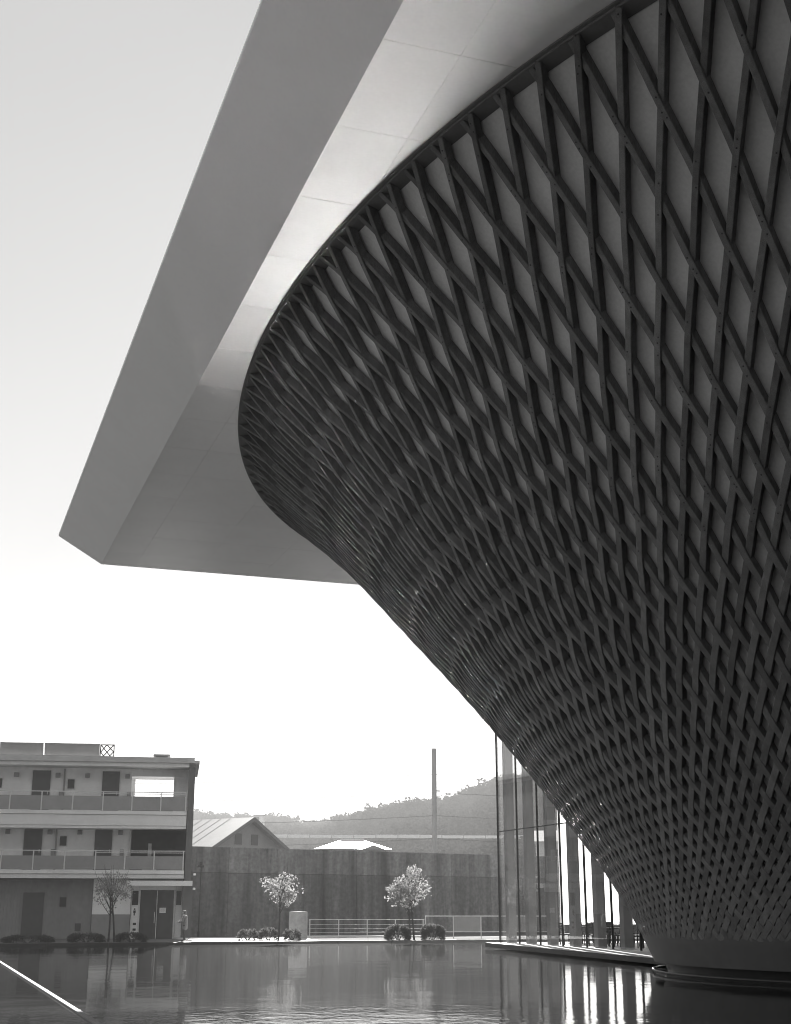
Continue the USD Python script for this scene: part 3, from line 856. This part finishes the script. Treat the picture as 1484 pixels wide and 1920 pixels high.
def shrub(label, loc, rx, ry, rz_, n, seed, mat=HEDGE, group='clipped shrubs along the pool bank'):
    r = np.random.RandomState(seed)
    t = thing('clipped_shrub', label, 'shrub', loc, 0, group)
    d = r.normal(size=(n, 3)); d /= np.linalg.norm(d, axis=1, keepdims=True)
    d[:, 2] = np.abs(d[:, 2])
    sgn = np.sign(d) * np.abs(d) ** .62       # boxy ball
    p = sgn * np.array([rx, ry, rz_]) * r.uniform(.5, 1.06, (n, 1)) ** .5 * (1 + .18 * (meshkit.noise(d * 2.5 + seed, seed)[:, None] - .5))
    put(t, 'foliage', leaf_cloud(p, .12, seed), mat)
    st = MB()
    for k in range(6):
        a = k * 1.05
        st.tube([(0.05 * math.cos(a), .05 * math.sin(a), -.02), (rx * .6 * math.cos(a), ry * .6 * math.sin(a), rz_ * .7)], [.02, .008], 5)
    put(t, 'stems', st, TRUNK)


shrub('loose pale shrub at the left end of the sunlit paving', (16.4, 71.2, GZ + .03), .55, .45, .55, 700, 21)
shrub('loose pale shrub just right of another on the sunlit paving', (17.45, 71.0, GZ + .03), .5, .42, .62, 700, 22)
shrub('small pale shrub between tree trunk and stone block', (18.65, 70.7, GZ + .03), .45, .4, .58, 600, 23)
shrub('clipped hedge ball left of the round-crowned tree trunk', (24.3, 70.1, GZ), .66, .6, .78, 2600, 24)
shrub('clipped hedge ball right of the round-crowned tree trunk', (26.15, 69.8, GZ), .6, .6, .80, 2600, 25)
shrub('dark low shrub left of the two-stemmed tree', (8.1, 70.6, GZ), .9, .6, .42, 1300, 26)
shrub('dark low shrub right of the two-stemmed tree', (10.3, 70.4, GZ), .75, .55, .45, 1300, 27)
shrub('dark low shrub at the left edge before the boarded ground floor', (5.3, 70.8, GZ), 1.3, .6, .34, 1500, 28)


# ---------------------------------------------------------------- the person on the bank
def person():
    import manifold3d as m3
    import trimesh
    t = thing('person', 'person in a pale coat standing on the bank by the apartment corner', 'person', loc=(13.05, 70.9, GZ), rz=150)
    UsdGeom.Xformable(stage.GetPrimAtPath(t)).AddScaleOp().Set(Gf.Vec3f(.95, .95, .89))

    def body(bones, name, mat, ref=.03, it=6):
        out = m3.Manifold()
        for (a, ra), (b, rb) in bones:
            sa = m3.Manifold.sphere(ra, 20).translate(a); sb_ = m3.Manifold.sphere(rb, 20).translate(b)
            out = out + m3.Manifold.batch_hull([sa, sb_])
        out = out.refine_to_length(ref)
        m = out.to_mesh()
        tm = trimesh.Trimesh(m.vert_properties[:, :3], m.tri_verts, process=True)
        trimesh.smoothing.filter_taubin(tm, iterations=it)
        put(t, name, (np.array(tm.vertices), np.array(tm.faces)), mat, True)
    # faces +x (local); y to the left
    J = dict(hl=(0, .09, .86), hr=(0, -.09, .86), kl=(.03, .10, .48), kr=(.06, -.10, .48), al=(-.02, .10, .09), ar=(.03, -.10, .09),
             pel=(0, 0, .92), che=(.02, 0, 1.25), neck=(.05, 0, 1.44), head=(.10, 0, 1.555), sl=(.02, .19, 1.36), sr=(.02, -.19, 1.36),
             el=(.06, .24, 1.10), er=(.10, -.23, 1.10), wl=(.27, .15, 1.06), wr=(.30, -.10, 1.14))
    body([((J['pel'], .115), (J['che'], .14)), ((J['che'], .14), (J['neck'], .06)), ((J['neck'], .055), (J['head'], .07)), ((J['hl'], .09), (J['kl'], .06)), ((J['hr'], .09), (J['kr'], .06)),
          ((J['kl'], .058), (J['al'], .042)), ((J['kr'], .058), (J['ar'], .042)), ((J['al'], .042), ((.12, .11, .04), .034)), ((J['ar'], .042), ((.17, -.11, .04), .034)),
          ((J['pel'], .11), (J['hl'], .09)), ((J['pel'], .11), (J['hr'], .09))], 'body', TROUSER)
    # head with nose, ears
    body([(((.085, 0, 1.60), .088), ((.11, 0, 1.555), .075)), (((.11, 0, 1.56), .07), ((.125, 0, 1.51), .045)), (((.19, 0, 1.575), .014), ((.178, 0, 1.60), .010)), (((.08, .088, 1.57), .018), ((.075, .09, 1.59), .016)), (((.08, -.088, 1.57), .018), ((.075, -.09, 1.59), .016)),
          (((.07, 0, 1.5), .05), ((.045, 0, 1.43), .055))], 'head', SKIN, .014, 3)
    body([(((.05, 0, 1.63), .098), ((.10, 0, 1.655), .07)), (((.03, 0, 1.60), .09), ((.02, 0, 1.54), .07)), (((.12, 0, 1.655), .05), ((.19, 0, 1.645), .02))], 'cap', HAIR, .02, 3)
    body([((J['pel'], .15), (J['che'], .165)), ((J['che'], .16), ((.03, 0, 1.40), .11)), ((J['sl'], .075), (J['sr'], .075)), ((J['sl'], .072), (J['el'], .058)), ((J['sr'], .072), (J['er'], .058)), ((J['el'], .057), (J['wl'], .045)), ((J['er'], .057), (J['wr'], .045)),
          ((J['pel'], .15), ((0, .07, .74), .13)), ((J['pel'], .15), ((0, -.07, .74), .13))], 'coat', CLOTH)
    th = np.linspace(0, 2 * np.pi, 13)
    sc = [(.035 + .085 * math.cos(a), .095 * math.sin(a), 1.435 + .02 * math.cos(a)) for a in th]
    body([((p_, .036), (q_, .036)) for p_, q_ in zip(sc[:-1], sc[1:])] + [((.11, .03, 1.43), .034), ((.15, .05, 1.27), .026)][:0] + [(((.11, .03, 1.43), .034), ((.165, .05, 1.26), .026))], 'scarf', WHITE, .02, 2)
    for w, sgn in ((J['wl'], 1), (J['wr'], -1)):
        w = np.array(w)
        bones = [((tuple(w + [.03, 0, 0]), .03), (tuple(w + [.085, -.01 * sgn, .005]), .028))]
        for k in range(4):
            o = np.array([.09, (.024 - .016 * k) * sgn, .012 - .004 * k])
            L_ = (.036, .042, .04, .03)[k]
            bones += [((tuple(w + o), .010), (tuple(w + o + [L_ * .8, 0, .006]), .009)), ((tuple(w + o + [L_ * .8, 0, .006]), .009), (tuple(w + o + [L_, 0, .03]), .008))]
        bones += [((tuple(w + [.045, .028 * sgn, .01]), .012), (tuple(w + [.075, .045 * sgn, .035]), .009))]
        body(bones, 'hand', SKIN, .008, 2)
    return t


person()
# ---------------------------------------------------------------- houses, pole and wires beyond the wall
def gable(name, label, c, rz, L, D, zw, zr, wallm=HOUSEW, roofm=ROOFTILE, over=.7):
    t = thing(name, label, 'house', (c[0], c[1], 0), rz)
    put(t, 'wall', MB().box(-L / 2, L / 2, -D / 2, D / 2, 0, zw), wallm)
    put(t, 'gable_end', MB().hull([(x, y, z) for x in (L / 2 - .1, L / 2) for y, z in ((-D / 2, zw), (D / 2, zw), (0, zr - .1))]), wallm)
    put(t, 'gable_end', MB().hull([(x, y, z) for x in (-L / 2, -L / 2 + .1) for y, z in ((-D / 2, zw), (D / 2, zw), (0, zr - .1))]), wallm)
    for s_ in (-1, 1):
        sl = (zr - zw) / (D / 2)
        P = [(x, y, z + dz) for x in (-L / 2 - over, L / 2 + over) for y, z in ((0, zr), (s_ * (D / 2 + over), zw - sl * over)) for dz in (0, .14)]
        put(t, 'roof', MB().hull(P), roofm)
        for k in range(int(L / 1.2)):
            x = -L / 2 + 1.2 * k
            put(t, 'roof_seam', MB().hull([(x + dx, y, z + .14 + dz) for dx in (0, .03) for dz in (0, .012) for y, z in ((0, zr), (s_ * (D / 2 + over), zw - sl * over))]), roofm)
    for y in (-1.4, 1.0):
        put(t, 'window', MB().box(L / 2 - .02, L / 2 + .05, y - .5, y + .5, zw + .2, zw + 1.2), DARK)
    for s_ in (-1, 1):
        put(t, 'barge_board', MB().hull([(L / 2 + over + dx, y, z + dz) for dx in (.01, .08) for dz in (-.2, .16) for y, z in ((0, zr), (s_ * (D / 2 + over), zw - (zr - zw) / (D / 2) * over))]), FINWALL)
    return t


gable('gabled_house', 'house with pale sheet roof and shaded gable above the wall at left', (25.0, 132.2), -52, 13, 10.5, 7.3, 9.9)
hp = thing('hipped_house', 'house with bright low hipped roof showing above the wall', 'house', (44.9, 145, 0), -16)
put(hp, 'wall', MB().box(-3.6, 3.6, -3.2, 3.2, 0, 7.9), HOUSEW)
hv = [(-4.2, -3.9, 7.9), (4.2, -3.9, 7.9), (4.2, 3.9, 7.9), (-4.2, 3.9, 7.9), (-1.2, 0, 9.05), (1.2, 0, 9.05)]
BRIGHT = grey('glazed_tiles', 0.6, 0.35, 0.1, 2)
put(hp, 'roof', MB().hull(hv), BRIGHT)
put(hp, 'ridge_tiles', MB().tube([(-1.3, 0, 9.07), (1.3, 0, 9.07)], .12, 6), BRIGHT)
put(hp, 'porch_roof', MB().hull([(1.0, -4.5, 7.85), (3.4, -4.5, 7.85), (2.2, -4.5, 8.3), (1.0, -3.2, 7.9), (3.4, -3.2, 7.9), (2.2, -3.2, 8.35)]), ROOFTILE)
wh = thing('white_house', 'pale house seen through the glass corner above the wall', 'house', (72.0, 146, 0), -25)
put(wh, 'wall', MB().box(-4, 4, -3, 3, 0, 9.2), WHITE)
put(wh, 'roof', MB().hull([(-4.6, -3.6, 9.2), (4.6, -3.6, 9.2), (4.6, 3.6, 9.2), (-4.6, 3.6, 9.2), (-4.6, 0, 10.6), (4.6, 0, 10.6)]), BRIGHT)
put(wh, 'window', MB().box(-1.6, -.2, -3.06, -3.01, 7.0, 8.3), DARK)
hh = thing('hilltop_house', 'tiny white house far up on the wooded hillside', 'house', (95.7, 405, 27.0), -20)
put(hh, 'wall', MB().box(-1.5, 1.5, -2, 2, -3, 2.0), RENDERW)
put(hh, 'roof', MB().hull([(-1.8, -2.4, 2.0), (1.8, -2.4, 2.0), (1.8, 2.4, 2.0), (-1.8, 2.4, 2.0), (-1.8, 0, 2.8), (1.8, 0, 2.8)]), ROOFTILE)
put(hh, 'window', MB().box(-.9, 0.3, -2.06, -2.0, .3, 1.4), DARK)
up = thing('utility_pole', 'tall grey utility pole rising above the wall before the hill', 'utility pole', (56.45, 149.8, 0))
put(up, 'pole', MB().tube([(0, 0, 0), (0, 0, 19.7)], [.33, .27], 10), PARAPET, 40)
put(up, 'pole_cap', MB().tube([(0, 0, 19.7), (0, 0, 20.0)], .28, 10), PARAPET)
put(up, 'bracket', MB().box(-.06, .75, -.06, .06, 15.0, 15.14), PARAPET)
for z, dy in ((17.0, 0), (14.9, .3), (12.2, -.2), (9.6, .1)):
    xs_ = np.linspace(-1, 1, 41)
    pw = np.stack([56.45 + xs_ * 75, 149.8 - xs_ * 26 + dy, z - 1.1 * (1 - np.abs(np.abs(xs_) * 2 - 1) ** 2) + 0 * xs_], -1)
    p_ = MB().tube(pw, .022, 4)
    path = put('/World', 'power_line', p_, DARK, label={17.0: 'topmost thin power line running past the utility pole', 14.9: 'second power line from the top at the utility pole', 12.2: 'third power line from the top crossing the hill', 9.6: 'lowest power line just above the house roofs'}[z], cat='power line', group='power lines at the utility pole')

# ---------------------------------------------------------------- the hills
px = [-700, 0, 200, 365, 450, 530, 575, 620, 690, 760, 810, 880, 910, 940, 1000, 1100, 1500, 2600]
py = [1490, 1496, 1500, 1508, 1507, 1513, 1519, 1512, 1491, 1482, 1478, 1468, 1455, 1441, 1425, 1415, 1420, 1460]
cell = (1705 - np.array(py)) / 2609.0
azp = np.degrees(np.arctan((np.array(px) - 742) / 2609.0)) + 19.01
azs = np.linspace(-40, 75, 231)
elev = PchipInterpolator(azp, cell, extrapolate=False)(np.clip(azs, azp[0], azp[-1]))
dist = np.interp(azs, [-40, 0, 13, 16, 20, 26, 75], [640, 620, 600, 560, 470, 410, 420])
rs = np.linspace(0, 1, 46)


def hill_z(i_az, tt):
    d = dist[i_az]
    return (elev[i_az] * d + 1.7 - 8.0) * np.clip((tt) / .62, 0, 1) ** 1.15


Pg = np.zeros((len(azs), len(rs), 3))
for i, a in enumerate(azs):
    for j, tt in enumerate(rs):
        r_ = 165 + (dist[i] - 165) * tt / .62
        zz_ = hill_z(i, tt) if tt <= .62 else hill_z(i, .62) * (1 - .25 * (tt - .62) / .38)
        Pg[i, j] = (r_ * math.sin(math.radians(a)), r_ * math.cos(math.radians(a)), zz_)
Pg[..., 2] += (meshkit.fbm(Pg * .02, 4, 5) - .5) * 9 * np.clip(rs * 3, 0, 1)[None]
Pg[:, 0, 2] = GZ - 1.0
put('/World', 'hills', MB().grid(Pg[:, ::-1]), HILLM, True, kind='structure', label='low wooded hills behind the town')
# wooded cover: instanced crowns
wood = UsdGeom.PointInstancer.Define(stage, '/World/hillside_wood')
tag(wood.GetPrim(), 'dense wood of rounded tree crowns covering the hills', 'wood', kind='stuff')
protos = []
for k in range(4):
    r = np.random.RandomState(50 + k)
    lobes = r.normal(size=(9, 3)) * np.array([.55, .55, .35]) + [0, 0, .75]
    P = []
    for q in range(260):
        lb = lobes[r.randint(9)]
        d = r.normal(size=3); d /= np.linalg.norm(d)
        P.append(lb + d * r.uniform(.28, .5))
    pth = f'/World/hillside_wood/crown_{k:03d}' if k else '/World/hillside_wood/crown'
    usdkit.mesh(stage, pth, leaf_cloud(np.array(P), .42, 60 + k).arr(), WOOD)
    protos.append(pth)
wood.CreatePrototypesRel().SetTargets([Sdf.Path(p) for p in protos])
pos, idx, scl, ori = [], [], [], []
for n in range(7500):
    i = int(np.interp(rng.uniform(2, 34) if rng.random() < .85 else rng.uniform(-38, 70), azs, np.arange(len(azs))))
    j = rng.randint(1, 30)
    fi, fj = rng.random(), rng.random()
    i = min(i, len(azs) - 2)
    p = Pg[i, j] * (1 - fi) * (1 - fj) + Pg[i + 1, j] * fi * (1 - fj) + Pg[i, j + 1] * (1 - fi) * fj + Pg[i + 1, j + 1] * fi * fj
    dens = meshkit.noise((p * .012)[None], 4)[0]
    s_ = rng.uniform(1.7, 3.3) * (0.8 + .5 * dens)
    pos.append(Gf.Vec3f(*map(float, p - np.array([0, 0, .4])))); idx.append(rng.randrange(4)); scl.append(Gf.Vec3f(s_, s_, s_ * rng.uniform(.6, .9)))
    a = rng.uniform(0, 2 * math.pi)
    ori.append(Gf.Quath(math.cos(a / 2), 0, 0, math.sin(a / 2)))
wood.CreatePositionsAttr(Vt.Vec3fArray(pos)); wood.CreateProtoIndicesAttr(Vt.IntArray(idx)); wood.CreateScalesAttr(Vt.Vec3fArray(scl)); wood.CreateOrientationsAttr(Vt.QuathArray(ori))
gr = thing('road_barrier', 'long pale road barrier along the foot of the hill', 'barrier', (77.6, 236, 13.6), -16)
for k in range(14):
    put(gr, 'barrier_panel', MB().box(-28 + k * 4, -28 + k * 4 + 3.9, -.1, .1, .45, 1.0 + .05 * math.sin(k)), WHITE)

# ---------------------------------------------------------------- the air
HAZE_DENSITY = 0.00023
if HAZE_DENSITY:
    hz = usdkit.material(stage, '/World/Looks/haze', {'v': ('principled_volume', {'color': (0.95,) * 3, 'density': HAZE_DENSITY, 'anisotropy': 0.35})}, [], volume='v.volume')
    put('/World', 'haze', MB().box(-900, 1100, -120, 1250, -5.0, 130.0), hz, kind='stuff', label='pale haze in the backlit air')
